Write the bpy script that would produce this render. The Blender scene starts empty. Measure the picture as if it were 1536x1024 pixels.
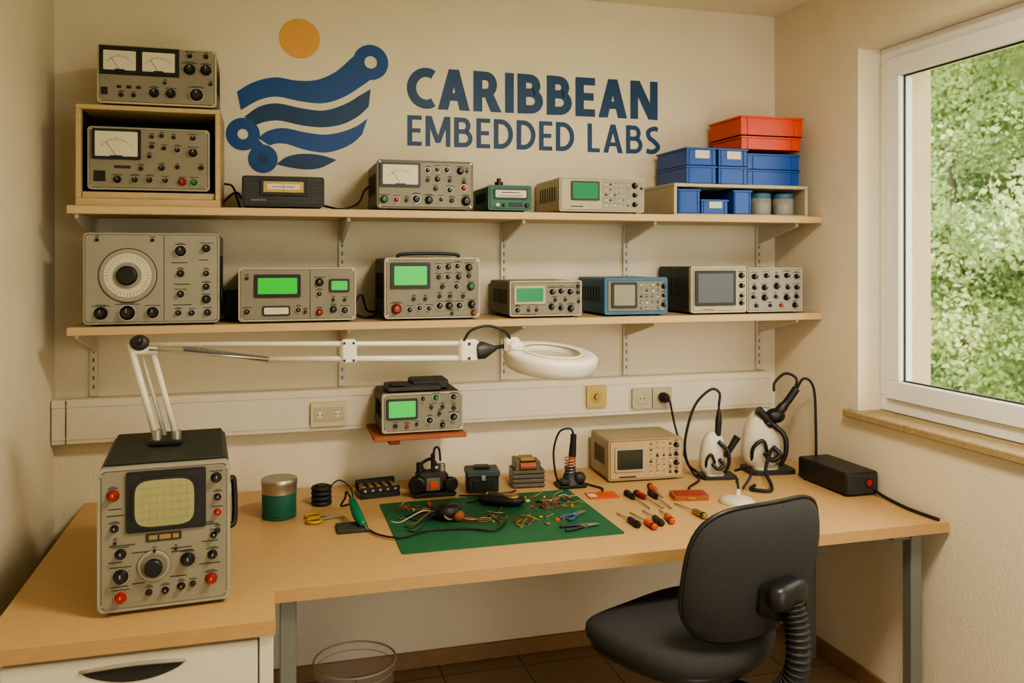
import bpy, bmesh, math, random
import numpy as np
from mathutils import Vector, Matrix
random.seed(7); np.random.seed(7)
C=bpy.context.scene.collection

# ------------------------------------------------------------------ materials
def mat(name,col,rough=.5,metal=0.,var=.08,scale=25,bump=0.,bscale=120,emit=0.,trans=0.,stretch=None):
    m=bpy.data.materials.new(name); m.use_nodes=True
    nt=m.node_tree; n=nt.nodes; L=nt.links; p=n['Principled BSDF']
    tc=n.new('ShaderNodeTexCoord'); no=n.new('ShaderNodeTexNoise'); no.inputs['Scale'].default_value=scale
    no.inputs['Detail'].default_value=4
    src=tc.outputs['Object']
    if stretch:
        mp=n.new('ShaderNodeMapping'); mp.inputs['Scale'].default_value=stretch
        L.new(src,mp.inputs['Vector']); src=mp.outputs['Vector']
    L.new(src,no.inputs['Vector'])
    mr=n.new('ShaderNodeMapRange'); mr.inputs[1].default_value=.25; mr.inputs[2].default_value=.75
    mr.inputs[3].default_value=1-var; mr.inputs[4].default_value=1+var
    L.new(no.outputs['Fac'],mr.inputs[0])
    vm=n.new('ShaderNodeVectorMath'); vm.operation='SCALE'; vm.inputs[0].default_value=col
    L.new(mr.outputs[0],vm.inputs['Scale']); L.new(vm.outputs[0],p.inputs['Base Color'])
    p.inputs['Roughness'].default_value=rough; p.inputs['Metallic'].default_value=metal
    if emit: 
        L.new(vm.outputs[0],p.inputs['Emission Color']); p.inputs['Emission Strength'].default_value=emit
    if trans: p.inputs['Transmission Weight'].default_value=trans
    if bump:
        nb=n.new('ShaderNodeTexNoise'); nb.inputs['Scale'].default_value=bscale; nb.inputs['Detail'].default_value=3
        L.new(tc.outputs['Object'],nb.inputs['Vector'])
        bp=n.new('ShaderNodeBump'); bp.inputs['Strength'].default_value=bump; bp.inputs['Distance'].default_value=.004
        L.new(nb.outputs['Fac'],bp.inputs['Height']); L.new(bp.outputs[0],p.inputs['Normal'])
    return m
def s2l(r,g,b):
    f=lambda c:(c/255/12.92 if c/255<.04045 else ((c/255+.055)/1.055)**2.4)
    return (f(r),f(g),f(b))
WALL=mat('wall_plaster',s2l(222,211,187),.9,var=.035,scale=3,bump=.5,bscale=90)
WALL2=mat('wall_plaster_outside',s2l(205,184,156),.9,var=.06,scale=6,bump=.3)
CEILM=mat('ceiling_paint',s2l(228,218,196),.9,var=.02)
WOOD=mat('desk_laminate',s2l(194,158,108),.45,var=.09,scale=60,stretch=(.35,3,3))
WEDGE=mat('desk_edge',s2l(172,138,92),.55,var=.1,scale=70,stretch=(.3,3,3))
SHELF=mat('shelf_laminate',s2l(198,170,126),.5,var=.07,scale=50,stretch=(.3,3,3))
PLY=mat('pale_plywood',s2l(184,160,120),.6,var=.1,scale=30,stretch=(.4,3,3))
WHITE=mat('white_lacquer',s2l(204,198,180),.4,var=.03)
PVC=mat('white_pvc',s2l(236,236,232),.3,var=.02)
DUCT=mat('duct_plastic',s2l(208,199,178),.45,var=.03)
BEI=mat('beige_plastic',s2l(162,149,120),.5,var=.06)
CREAM=mat('cream_plastic',s2l(174,164,137),.45,var=.06)
GREY=mat('grey_panel',s2l(130,124,106),.5,var=.08,scale=14)
GREYB=mat('grey_case',s2l(108,101,84),.55,var=.1)
LGREY=mat('light_grey_panel',s2l(148,143,128),.5,var=.07,scale=14)
OLIVE=mat('olive_green_case',s2l(60,68,52),.55,var=.1)
DGREEN=mat('dark_green_case',s2l(36,45,39),.5,var=.12,bump=.2,bscale=300)
BLUEC=mat('blue_case',s2l(52,100,132),.5,var=.08)
GREENC=mat('teal_case',s2l(34,96,76),.5,var=.1)
BLACK=mat('black_plastic',(.010,.010,.010),.4,var=.2)
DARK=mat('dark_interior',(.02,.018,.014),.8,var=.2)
DGREY=mat('dark_grey_plastic',(.024,.024,.023),.5,var=.15)
RUB=mat('black_rubber',(.013,.013,.013),.6,var=.2)
RED=mat('red_plastic',s2l(150,28,20),.35,var=.1)
GRN=mat('green_knob',s2l(30,100,64),.4,var=.1)
SCR=mat('green_phosphor_screen',s2l(14,172,40),.25,var=.1,scale=4,emit=.62)
SCR2=mat('teal_phosphor_screen',s2l(16,120,72),.25,var=.08,scale=4,emit=.3)
SCRD=mat('dark_crt_glass',s2l(54,58,50),.12,var=.1,scale=5)
SCRG=mat('pale_crt_glass',s2l(140,144,124),.2,var=.05,scale=5)
SCRC=mat('cream_crt_glass',s2l(152,150,108),.12,var=.12,scale=7)
LINE=mat('graticule_line',s2l(126,124,86),.5)
METER=mat('meter_face',s2l(204,197,175),.4,var=.05)
INK=mat('ink_print',s2l(52,48,38),.7)
SILV=mat('brushed_metal',(.5,.48,.43),.35,metal=.9,var=.08)
GOLD=mat('brass_metal',(.42,.29,.11),.4,metal=.8,var=.12)
STEEL=mat('grey_powder_steel',s2l(118,119,112),.45,metal=.3,var=.05)
LAMPW=mat('lamp_white_enamel',s2l(216,210,195),.35,var=.02)
NAVY=mat('logo_navy_vinyl',s2l(2,58,100),.5,var=.05)
NAVY2=mat('logo_blue_vinyl',s2l(0,70,134),.5,var=.12,scale=3)
SUNM=mat('logo_sun_vinyl',s2l(220,164,88),.6,var=.03)
BBIN=mat('blue_bin_plastic',s2l(8,72,158),.35,var=.1,scale=8)
OBIN=mat('orange_bin_plastic',s2l(208,66,30),.35,var=.08,scale=8)
MATG=mat('cutting_mat_green',s2l(30,96,64),.6,var=.12,scale=12,bump=.1)
TERRA=mat('red_wood',s2l(156,86,52),.6,var=.12,scale=30,stretch=(.4,3,3))
STONE=mat('sill_stone',s2l(160,138,102),.6,var=.2,scale=60)
BASEB=mat('baseboard_wood',s2l(142,110,74),.6,var=.1)
FAB=mat('charcoal_fabric',s2l(50,50,49),.95,var=.28,scale=260,bump=.5,bscale=500)
YEL=mat('yellow_plastic',s2l(186,160,90),.5,var=.08)
YELB=mat('yellow_insulation',s2l(190,150,56),.4,var=.08)
ORG=mat('orange_plastic',s2l(208,82,32),.4,var=.08)
BWIRE=mat('blue_wire',s2l(40,84,130),.4); WWIRE=mat('white_wire',s2l(200,192,170),.4)
GRIP=mat('green_grip',s2l(22,108,76),.35,var=.1)
SPOOLG=mat('teal_thread',s2l(34,100,80),.6,var=.15,scale=90)
SPONGE=mat('sponge_pad',s2l(56,58,50),.9,var=.2)
SLATE=mat('slate_lid',s2l(64,74,76),.5)
LAMN=mat('transformer_lamination',s2l(112,104,90),.4,metal=.5,var=.12)

def tilemat():
    m=bpy.data.materials.new('floor_tile'); m.use_nodes=True; nt=m.node_tree;n=nt.nodes;L=nt.links;p=n['Principled BSDF']
    tc=n.new('ShaderNodeTexCoord'); br=n.new('ShaderNodeTexBrick')
    br.offset=0; br.inputs['Scale'].default_value=1; br.inputs['Brick Width'].default_value=.33; br.inputs['Row Height'].default_value=.33
    br.inputs['Mortar Size'].default_value=.004
    br.inputs['Color1'].default_value=(*s2l(150,126,96),1); br.inputs['Color2'].default_value=(*s2l(140,118,90),1); br.inputs['Mortar'].default_value=(*s2l(92,76,56),1)
    L.new(tc.outputs['Object'],br.inputs['Vector']); L.new(br.outputs['Color'],p.inputs['Base Color']); p.inputs['Roughness'].default_value=.5
    return m
TILE=tilemat()
def clearmat(name,fac,col,diff=False):
    m=bpy.data.materials.new(name); m.use_nodes=True; nt=m.node_tree;n=nt.nodes;L=nt.links
    p=n['Principled BSDF']; o=n['Material Output']; p.inputs['Roughness'].default_value=.08 if diff else .02; p.inputs['Base Color'].default_value=(*col,1)
    t=n.new('ShaderNodeBsdfTransparent'); mx=n.new('ShaderNodeMixShader')
    no=n.new('ShaderNodeTexNoise'); no.inputs['Scale'].default_value=6; mr=n.new('ShaderNodeMapRange'); mr.inputs[3].default_value=fac*.9; mr.inputs[4].default_value=fac*1.1
    L.new(no.outputs['Fac'],mr.inputs[0]); L.new(mr.outputs[0],mx.inputs[0])
    if diff: L.new(p.outputs[0],mx.inputs[2])
    else:
        g=n.new('ShaderNodeBsdfGlossy'); g.inputs['Roughness'].default_value=.02; L.new(g.outputs[0],mx.inputs[2]); n.remove(p)
    L.new(t.outputs[0],mx.inputs[1]);L.new(mx.outputs[0],o.inputs[0]); return m
GLASS=clearmat('window_glass',.05,(1,1,1))
FROST=clearmat('clear_plastic',.30,s2l(215,215,208),True)
BINP=clearmat('clear_bin_plastic',.14,s2l(215,215,208),True)
LENS=clearmat('lens_glass',.35,s2l(206,200,182),True)
def leafmat(name,c1,c2,c3):
    m=bpy.data.materials.new(name); m.use_nodes=True; nt=m.node_tree;n=nt.nodes;L=nt.links; n.remove(n['Principled BSDF']); o=n['Material Output']
    tc=n.new('ShaderNodeTexCoord'); no=n.new('ShaderNodeTexNoise'); no.inputs['Scale'].default_value=1.2; no.inputs['Detail'].default_value=5; no.inputs['Roughness'].default_value=.6
    L.new(tc.outputs['Object'],no.inputs['Vector'])
    cr=n.new('ShaderNodeValToRGB'); cr.color_ramp.elements[0].position=.36; cr.color_ramp.elements[1].position=.64
    cr.color_ramp.elements[0].color=(*c1,1); cr.color_ramp.elements[1].color=(*c3,1); e=cr.color_ramp.elements.new(.5); e.color=(*c2,1)
    L.new(no.outputs['Fac'],cr.inputs[0])
    d=n.new('ShaderNodeBsdfDiffuse'); t=n.new('ShaderNodeBsdfTranslucent'); mx=n.new('ShaderNodeMixShader'); mx.inputs[0].default_value=.5
    L.new(cr.outputs[0],d.inputs[0]);L.new(cr.outputs[0],t.inputs[0]);L.new(d.outputs[0],mx.inputs[1]);L.new(t.outputs[0],mx.inputs[2]);L.new(mx.outputs[0],o.inputs[0])
    return m
LEAF=leafmat('tree_leaf',s2l(118,146,100),s2l(166,186,126),s2l(218,224,174))
BARK=mat('tree_bark',s2l(96,94,68),.9,var=.2)
GRASS=mat('lawn_grass',s2l(130,152,90),.9,var=.2,scale=4)

# ------------------------------------------------------------------ mesh builder
class B:
    def __init__(s): s.v=[];s.f=[];s.mi=[];s.sm=[];s.mats=[];s.M=Matrix()
    def add(s,vs,fs,m,smooth=False):
        if m not in s.mats: s.mats.append(m)
        k=s.mats.index(m); o=len(s.v)
        s.v+= [tuple(s.M@Vector(p)) for p in vs]
        for f in fs: s.f.append([i+o for i in f]); s.mi.append(k); s.sm.append(smooth)
    def box(s,x0,x1,y0,y1,z0,z1,m,b=0):
        lo=(min(x0,x1),min(y0,y1),min(z0,z1)); hi=(max(x0,x1),max(y0,y1),max(z0,z1))
        b=min(b,.49*min(hi[i]-lo[i] for i in range(3)))
        if b<=0:
            vs=[(x,y,z) for x in (lo[0],hi[0]) for y in (lo[1],hi[1]) for z in (lo[2],hi[2])]
            s.add(vs,[(0,1,3,2),(4,6,7,5),(0,4,5,1),(2,3,7,6),(0,2,6,4),(1,5,7,3)],m); return
        vs=[];idx={}
        for a in (0,1,2):
            for c in [(i,j,k) for i in (0,1) for j in (0,1) for k in (0,1)]:
                p=[ (hi[q] if c[q] else lo[q]) + (0 if q==a else (-b if c[q] else b)) for q in range(3)]
                idx[(a,c)]=len(vs); vs.append(p)
        fs=[]
        for a in (0,1,2):
            o=[q for q in (0,1,2) if q!=a]
            for sg in (0,1):
                f=[]
                for (i,j) in ((0,0),(1,0),(1,1),(0,1)):
                    c=[0,0,0]; c[a]=sg;c[o[0]]=i;c[o[1]]=j; f.append(idx[(a,tuple(c))])
                fs.append(f)
        for e in (0,1,2):
            a,bb=[q for q in (0,1,2) if q!=e]
            for i in (0,1):
                for j in (0,1):
                    c0=[0,0,0];c0[a]=i;c0[bb]=j;c1=list(c0);c1[e]=1;c0=tuple(c0);c1=tuple(c1)
                    fs.append([idx[(a,c0)],idx[(a,c1)],idx[(bb,c1)],idx[(bb,c0)]])
        for c in [(i,j,k) for i in (0,1) for j in (0,1) for k in (0,1)]: fs.append([idx[(0,c)],idx[(1,c)],idx[(2,c)]])
        s.add(vs,fs,m)
    def frame(s,ax):
        ax=Vector(ax).normalized(); t=Vector((0,0,1)) if abs(ax.z)<.9 else Vector((1,0,0))
        u=ax.cross(t).normalized(); return ax,u,ax.cross(u)
    def lathe(s,c,prof,m,ax=(0,0,1),seg=24,closed=False,smooth=True,caps=True):
        ax,u,w=s.frame(ax); c=Vector(c); vs=[];fs=[]; n=len(prof)
        for r,h in prof:
            for i in range(seg):
                t=2*math.pi*i/seg; vs.append(c+ax*h+u*(r*math.cos(t))+w*(r*math.sin(t)))
        rng=range(n if closed else n-1)
        for j in rng:
            k=(j+1)%n
            for i in range(seg): fs.append((j*seg+i,j*seg+(i+1)%seg,k*seg+(i+1)%seg,k*seg+i))
        s.add(vs,fs,m,smooth)
        if not closed and caps:
            o=[vs[i] for i in range(seg)]; s.add(o,[list(range(seg))],m)
            o=[vs[(n-1)*seg+i] for i in range(seg)]; s.add(o,[list(range(seg))],m)
    def cyl(s,p0,p1,r,m,r1=None,seg=16):
        p0=Vector(p0);p1=Vector(p1);d=p1-p0; s.lathe(p0,[(r,0),(r if r1 is None else r1,d.length)],m,ax=d,seg=seg)
    def sph(s,c,rx,ry,rz,m,e=1.,e2=1.,nu=20,nv=12,fn=None):
        f=lambda x,p: math.copysign(abs(x)**p,x)
        vs=[];fs=[]
        for j in range(nv+1):
            a=-math.pi/2+math.pi*j/nv
            for i in range(nu):
                b=2*math.pi*i/nu
                p=Vector((rx*f(math.cos(a),e)*f(math.cos(b),e2),ry*f(math.cos(a),e)*f(math.sin(b),e2),rz*f(math.sin(a),e)))
                if fn: p=Vector(fn(p))
                vs.append(p+Vector(c))
        for j in range(nv):
            for i in range(nu): fs.append((j*nu+i,j*nu+(i+1)%nu,(j+1)*nu+(i+1)%nu,(j+1)*nu+i))
        s.add(vs,fs,m,True)
    def torus(s,c,R,r,m,ax=(0,0,1),seg=32,rs=10):
        s.lathe(c,[(R+r*math.cos(2*math.pi*i/rs),r*math.sin(2*math.pi*i/rs)) for i in range(rs)],m,ax,seg,closed=True)
    def tube(s,pts,r,m,seg=8,sub=6,straight=False):
        P=[Vector(p) for p in pts]; Q=[]
        if straight or len(P)<3: Q=P
        else:
            E=[P[0]*2-P[1]]+P+[P[-1]*2-P[-2]]
            for i in range(1,len(E)-2):
                for k in range(sub):
                    t=k/sub;a,b,c,d=E[i-1],E[i],E[i+1],E[i+2]
                    Q.append(.5*((2*b)+(c-a)*t+(2*a-5*b+4*c-d)*t*t+(3*b-a-3*c+d)*t**3))
            Q.append(P[-1])
        vs=[];fs=[];up=None
        for i,q in enumerate(Q):
            d=(Q[min(i+1,len(Q)-1)]-Q[max(i-1,0)])
            if d.length<1e-7: d=Vector((0,0,1))
            d.normalize()
            if up is None: up=d.orthogonal().normalized()
            up=(up-d*up.dot(d))
            up=up.normalized() if up.length>1e-5 else d.orthogonal().normalized()
            w=d.cross(up); rr=r(i/(len(Q)-1)) if callable(r) else r
            for k in range(seg):
                t=2*math.pi*k/seg; vs.append(q+up*rr*math.cos(t)+w*rr*math.sin(t))
        for j in range(len(Q)-1):
            for i in range(seg): fs.append((j*seg+i,j*seg+(i+1)%seg,(j+1)*seg+(i+1)%seg,(j+1)*seg+i))
        fs.append(list(range(seg))); fs.append([(len(Q)-1)*seg+i for i in range(seg)])
        s.add(vs,fs,m,True)
    def prism(s,pts,a0,a1,m,plane='xz'):
        def P(p,a): return (p[0],a,p[1]) if plane=='xz' else ((p[0],p[1],a) if plane=='xy' else (a,p[0],p[1]))
        n=len(pts); vs=[P(p,a0) for p in pts]+[P(p,a1) for p in pts]
        fs=[list(range(n)),list(range(n,2*n))]+[(i,(i+1)%n,(i+1)%n+n,i+n) for i in range(n)]
        s.add(vs,fs,m)
    def rrect(s,x0,x1,z0,z1,a0,a1,r,m,plane='xz',seg=5):
        r=min(r,.49*(x1-x0),.49*(z1-z0)); pts=[]
        for cx,cz,st in ((x1-r,z1-r,0),(x0+r,z1-r,90),(x0+r,z0+r,180),(x1-r,z0+r,270)):
            for k in range(seg+1):
                t=math.radians(st+90*k/seg); pts.append((cx+r*math.cos(t),cz+r*math.sin(t)))
        s.prism(pts,a0,a1,m,plane)
    def tub(s,x0,x1,y0,y1,z0,z1,m,t=.003,lip=.005,label=None):
        s.box(x0,x1,y0,y1,z0,z0+t,m)
        s.box(x0,x1,y0,y0+t,z0,z1,m);s.box(x0,x1,y1-t,y1,z0,z1,m);s.box(x0,x0+t,y0+t,y1-t,z0,z1,m);s.box(x1-t,x1,y0+t,y1-t,z0,z1,m)
        l=lip
        s.box(x0-l,x1+l,y0-l,y0,z1-.008,z1,m,.001);s.box(x0-l,x1+l,y1,y1+l,z1-.008,z1,m,.001)
        s.box(x0-l,x0,y0,y1,z1-.008,z1,m,.001);s.box(x1,x1+l,y0,y1,z1-.008,z1,m,.001)
    def mesh(s,name,recalc=True):
        me=bpy.data.meshes.new(name); me.from_pydata(s.v,[],s.f)
        for m in s.mats: me.materials.append(m)
        me.polygons.foreach_set('material_index',s.mi); me.polygons.foreach_set('use_smooth',s.sm); me.update()
        if recalc:
            bm=bmesh.new(); bm.from_mesh(me); bmesh.ops.recalc_face_normals(bm,faces=bm.faces); bm.to_mesh(me); bm.free()
        return me
    def obj(s,name,loc=(0,0,0),rz=0,parent=None):
        o=bpy.data.objects.new(name,s.mesh(name)); o.location=loc; o.rotation_euler=(0,0,math.radians(rz)); C.objects.link(o)
        if parent: o.parent=parent
        return o

WY=3.4; XR=2.198; XL=-.729; CE=2.715; YB=-1.3
# ------------------------------------------------------------------ room shell
b=B(); b.box(XL-.2,XR+.3,YB,WY+.2,-.12,0,TILE); b.obj('floor')
b=B(); b.box(XL-.2,XR+.3,YB,WY+.2,CE,CE+.15,CEILM); b.obj('ceiling')
b=B(); b.box(XL,XR,WY,WY+.2,0,CE,WALL); b.obj('wall_back')
b=B(); b.box(XL-.2,XL,YB,WY+.2,0,CE,WALL); b.obj('wall_left')
b=B()
b.box(XR,XR+.3,2.832,WY+.2,0,CE,WALL); b.box(XR,XR+.3,YB,1.25,0,CE,WALL)
b.box(XR,XR+.3,1.25,2.832,0,1.01,WALL); b.box(XR,XR+.3,1.25,2.832,2.442,CE,WALL)
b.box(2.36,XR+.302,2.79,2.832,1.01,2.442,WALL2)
b.obj('wall_right')
# unseen rear wall, added with a wide opening to steer light from window side
b=B(); b.box(XL-.2,.75,YB-.15,YB,0,CE,WALL); b.box(.75,XR+.3,YB-.15,YB,2.5,CE,WALL); b.obj('light_baffle_rear')
b=B(); b.box(XL,XR,WY-.013,WY,0,.065,BASEB,.003); b.obj('baseboard_back')
b=B(); b.box(XR-.013,XR,YB,WY-.013,0,.065,BASEB,.003); b.obj('baseboard_right')
b=B(); b.box(XL,XL+.013,YB,WY-.013,0,.065,BASEB,.003); b.obj('baseboard_left')
# window
b=B()
def ring(b,y0,y1,z0,z1,w,x0,x1,m,bv=.004):
    b.box(x0,x1,y0,y1,z0,z0+w,m,bv);b.box(x0,x1,y0,y1,z1-w,z1,m,bv);b.box(x0,x1,y0,y0+w,z0+w,z1-w,m,bv);b.box(x0,x1,y1-w,y1,z0+w,z1-w,m,bv)
ring(b,1.25,2.832,1.04,2.442,.058,2.30,2.36,PVC)
ring(b,1.302,2.780,1.092,2.390,.072,2.282,2.345,PVC)
ring(b,1.300,2.783,1.089,2.393,.004,2.296,2.300,DGREY,0)
ring(b,1.373,2.709,1.163,2.319,.007,2.303,2.309,DGREY,0)
b.box(2.31,2.316,1.373,2.709,1.163,2.319,GLASS)
b.obj('window_1')
b=B(); b.box(2.165,2.30,1.2,2.885,1.012,1.04,STONE,.004); b.box(2.36,2.56,1.25,2.79,1.0,1.03,STONE,.004); b.obj('trim_sill')

# ------------------------------------------------------------------ outdoors (instanced tree meshes)
def tree_mesh(name,seed):
    rs=np.random.RandomState(seed); V=[]
    for _ in range(46):
        z=rs.uniform(-.2,6.2); R=2.5*math.sqrt(max(.1,1-((z-2.4)/4.6)**2)); a=rs.uniform(0,6.283); q=R*math.sqrt(rs.uniform(0,1))
        r=rs.uniform(.45,.95); k=int(2100*r*r)
        d=rs.normal(size=(k,3)); d/=np.linalg.norm(d,axis=1)[:,None]; rad=r*rs.uniform(.5,1.08,size=(k,1))*(1+.25*rs.normal(size=(k,1))*.5)
        c=np.array([q*math.cos(a),q*math.sin(a),z])+d*rad*np.array([1.15,1.15,.8])
        A=rs.normal(size=(k,3));A/=np.linalg.norm(A,axis=1)[:,None]; t=rs.normal(size=(k,3)); Q=np.cross(A,t);Q/=np.linalg.norm(Q,axis=1)[:,None]
        s=rs.uniform(.025,.055,size=(k,1))
        V.append(np.stack([c-A*s,c+Q*s*.6,c+A*s,c-Q*s*.6],axis=1).reshape(-1,3))
    V=np.concatenate(V); V[:,2]=np.maximum(V[:,2],-.28); nq=len(V)//4
    o=B(); o.tube([(0,0,-.3),(.05,0,1.5),(-.05,.1,3.4)],lambda t:.13-.09*t,BARK,10)
    base=len(o.v); o.v+=V.tolist(); o.mats.append(LEAF)
    o.f+=(np.arange(nq*4).reshape(-1,4)+base).tolist(); o.mi+=[1]*nq; o.sm+=[False]*nq
    return o.mesh(name,False)
TM=[tree_mesh('tree_mesh_%d'%i,i+3) for i in range(3)]
for i,(x,y,s) in enumerate(((9.2,9.8,1),(10.2,7.2,.95),(9.2,4.6,1.0),(12.5,12,1.1),(13.2,9.0,1.15),(13.,5.8,1.1),(10.6,12.6,1.),(9.4,1.8,1.),(12.8,2.6,1.1),(16.5,12.,1.35),(17.,8.,1.3),(16.5,16,1.3),(9.5,-1.2,1.),(12.,15.5,1.1))):
    o=bpy.data.objects.new('tree',TM[i%3]); o.location=(x,y,-.3+.3*s); o.rotation_euler=(0,0,i*1.7); o.scale=(s,s,s); C.objects.link(o)
b=B(); b.box(2.6,40,-20,40,-.45,-.3,GRASS); b.obj('ground_lawn')

# ------------------------------------------------------------------ logo
def lg(u,v):
    d=u-400; return (.00244*d+4.5e-7*d*d, 1.627+(388-v)*.002636*(.9616+.00021*d))
def smooth_line(pts,sub=6):
    P=[Vector((p[0],p[1],0)) for p in pts];E=[P[0]*2-P[1]]+P+[P[-1]*2-P[-2]];Q=[]
    for i in range(1,len(E)-2):
        for k in range(sub):
            t=k/sub;a,bb,c,d=E[i-1],E[i],E[i+1],E[i+2]
            q=.5*((2*bb)+(c-a)*t+(2*a-5*bb+4*c-d)*t*t+(3*bb-a-3*c+d)*t**3);Q.append((q.x,q.y))
    Q.append((P[-1].x,P[-1].y)); return Q
b=B()
def band(top,bot,m,off=0):
    T=smooth_line([lg(*p) for p in top]);Bm=smooth_line([lg(*p) for p in bot])
    def rs(L,n): 
        out=[]
        for i in range(n):
            t=i/(n-1)*(len(L)-1);k=min(int(t),len(L)-2);f=t-k; out.append((L[k][0]*(1-f)+L[k+1][0]*f,L[k][1]*(1-f)+L[k+1][1]*f))
        return out
    T=rs(T,40);Bm=rs(Bm,40)
    b.prism(T+Bm[::-1],WY-.002-off,WY-.0002,m)
band([(355,137),(380,123),(412,116),(445,121),(475,120),(503,108),(524,90),(536,80)],[(361,165),(388,150),(415,145),(450,152),(485,155),(515,146),(540,131),(557,119)],NAVY2)
band([(366,175),(388,160),(415,155),(450,162),(485,166),(518,156),(540,143),(556,134)],[(384,187),(400,182),(420,181),(452,188),(485,191),(515,186),(538,174),(553,160)],NAVY)
band([(386,207),(402,196),(425,192),(455,198),(485,202),(512,198),(535,189),(551,178)],[(404,218),(415,215),(430,216),(455,224),(485,229),(510,224),(530,214),(543,202)],NAVY2)
band([(415,245),(430,235),(448,231),(468,231),(486,234),(505,240)],[(415,246),(425,249),(440,252),(458,254),(480,252),(505,240)],NAVY)
def disc(u,v,r,m,hole=0,off=.0005):
    x,z=lg(u,v); k=.00252*.975
    if hole: b.lathe((x,WY-.0002,z),[(hole*k,0),(r*k,0),(r*k,.002+off),(hole*k,.002+off)],m,ax=(0,-1,0),seg=48,closed=True,smooth=False)
    else: b.lathe((x,WY-.0002,z),[(r*k,0),(r*k,.002+off)],m,ax=(0,-1,0),seg=48,smooth=False)
disc(556,94,28,NAVY2,10); disc(364,201,25,NAVY2,8); disc(394,238,22,NAVY2); disc(394,237,8,NAVY,0,.001); disc(449,58,31,SUNM)
b.prism([lg(372,218),lg(386,208),lg(402,224),lg(385,236)],WY-.002,WY-.0002,NAVY2)
b.obj('logo_sign')
def arc(cx,cz,rx,rz,a0,a1,n=18): return [(cx+rx*math.cos(math.radians(a0+(a1-a0)*i/n)),cz+rz*math.sin(math.radians(a0+(a1-a0)*i/n))) for i in range(n+1)]
def strip(path,t):
    L=[];R=[]
    for i,p in enumerate(path):
        a=path[max(0,i-1)];c=path[min(len(path)-1,i+1)]; dx,dz=c[0]-a[0],c[1]-a[1]; l=math.hypot(dx,dz) or 1
        nx,nz=-dz/l*t/2,dx/l*t/2; L.append((p[0]+nx,p[1]+nz)); R.append((p[0]-nx,p[1]-nz))
    return [[L[i],L[i+1],R[i+1],R[i]] for i in range(len(path)-1)]
def rc(x0,x1,z0,z1): return [[(x0,z0),(x1,z0),(x1,z1),(x0,z1)]]
def glyph(ch,t):
    h=t/2; q=t*.86
    if ch=='C':
        return .66, strip([(.64,.945-h),(.57,.985-h)]+arc(.47,.5,.47-h,.5-h,82,278,26)+[(.57,.015+h),(.64,.055+h)],t)
    if ch=='A':
        w=.62+t*.75; k=t*1.12
        return w,[[(0,0),(k,0),(w/2+k*.42,1),(w/2-k*.5,1)],[(w-k,0),(w,0),(w/2+k*.5,1),(w/2-k*.42,1)]]+rc(w*.22,w*.78,.23,.23+q)
    if ch=='I': return t,rc(0,t,0,1)
    if ch=='E': return .36+t*.75,rc(0,t,0,1)+rc(t,.36+t*.75,0,q)+rc(t,.32+t*.75,.5-q*.45,.5+q*.55)+rc(t,.36+t*.75,1-q,1)
    if ch=='L': return .34+t*.75,rc(0,t,0,1)+rc(t,.34+t*.75,0,q)
    if ch=='D': return .60+h, rc(0,t,0,1)+strip([(t*.9,1-h),(.22,1-h)]+arc(.24,.5,.36,.5-h,88,-88,26)+[(.22,h),(t*.9,h)],t)
    if ch in 'BR':
        zc=.53 if ch=='B' else .46
        top=strip([(t*.9,1-h),(.30,1-h)]+arc(.32,(1-h+zc)/2,.17,(1-h-zc)/2,85,-85,18)+[(.30,zc),(t*.9,zc)],t*.95)
        if ch=='B':
            return .56+h, rc(0,t,0,1)+top+strip([(t*.9,zc),(.32,zc)]+arc(.34,(h+zc)/2,.22,(zc-h)/2,85,-85,18)+[(.32,h),(t*.9,h)],t*.95)
        return .60+h, rc(0,t,0,1)+top+[[(.24,zc+.02),(.24+t*1.1,zc+.02),(.60+h,0),(.60+h-t*1.22,0)]]
    if ch=='N': w=.54+t; return w,rc(0,t*.95,0,1)+rc(w-t*.95,w,0,1)+[[(0,1),(t*1.15,1),(w,0),(w-t*1.15,0)]]
    if ch=='M': w=.68+t; return w,rc(0,t*.95,0,1)+rc(w-t*.95,w,0,1)+[[(0,1),(t*1.25,1),(w/2+t*.5,.12),(w/2-t*.5,.12)],[(w,1),(w-t*1.25,1),(w/2-t*.5,.12),(w/2+t*.5,.12)]]
    if ch=='S': return .48+h, strip(smooth_line([(.47,.93-h*.6),(.32,.995-h),(.13+h*.2,.93-h),(h,.75),(.14,.58),(.34,.44),(.48,.27),(.36,.04+h),(.20,h+.002),(.02,.07+h*.6)],6),t)
    return .24,[]
def lettering(b,txt,t,gap,x0,x1,z0,z1,m):
    items=[];x=0
    for ch in txt:
        w,P=glyph(ch,t); items.append((x,P)); x+=w+gap
    x-=gap; sx=(x1-x0)/x; sz=z1-z0; n=0
    for (ox,P) in items:
        for p in P:
            n+=1; b.prism([(x0+(ox+a)*sx,z0+c*sz) for a,c in p],WY-.0018-.00002*(n%9),WY-.0002,m)
b=B()
lettering(b,'CARIBBEAN',.225,.09,.534,1.622,2.226,2.390,NAVY)
lettering(b,'EMBEDDED LABS',.165,.13,.536,1.634,2.077,2.198,NAVY)
b.obj('logo_lettering')

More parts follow.
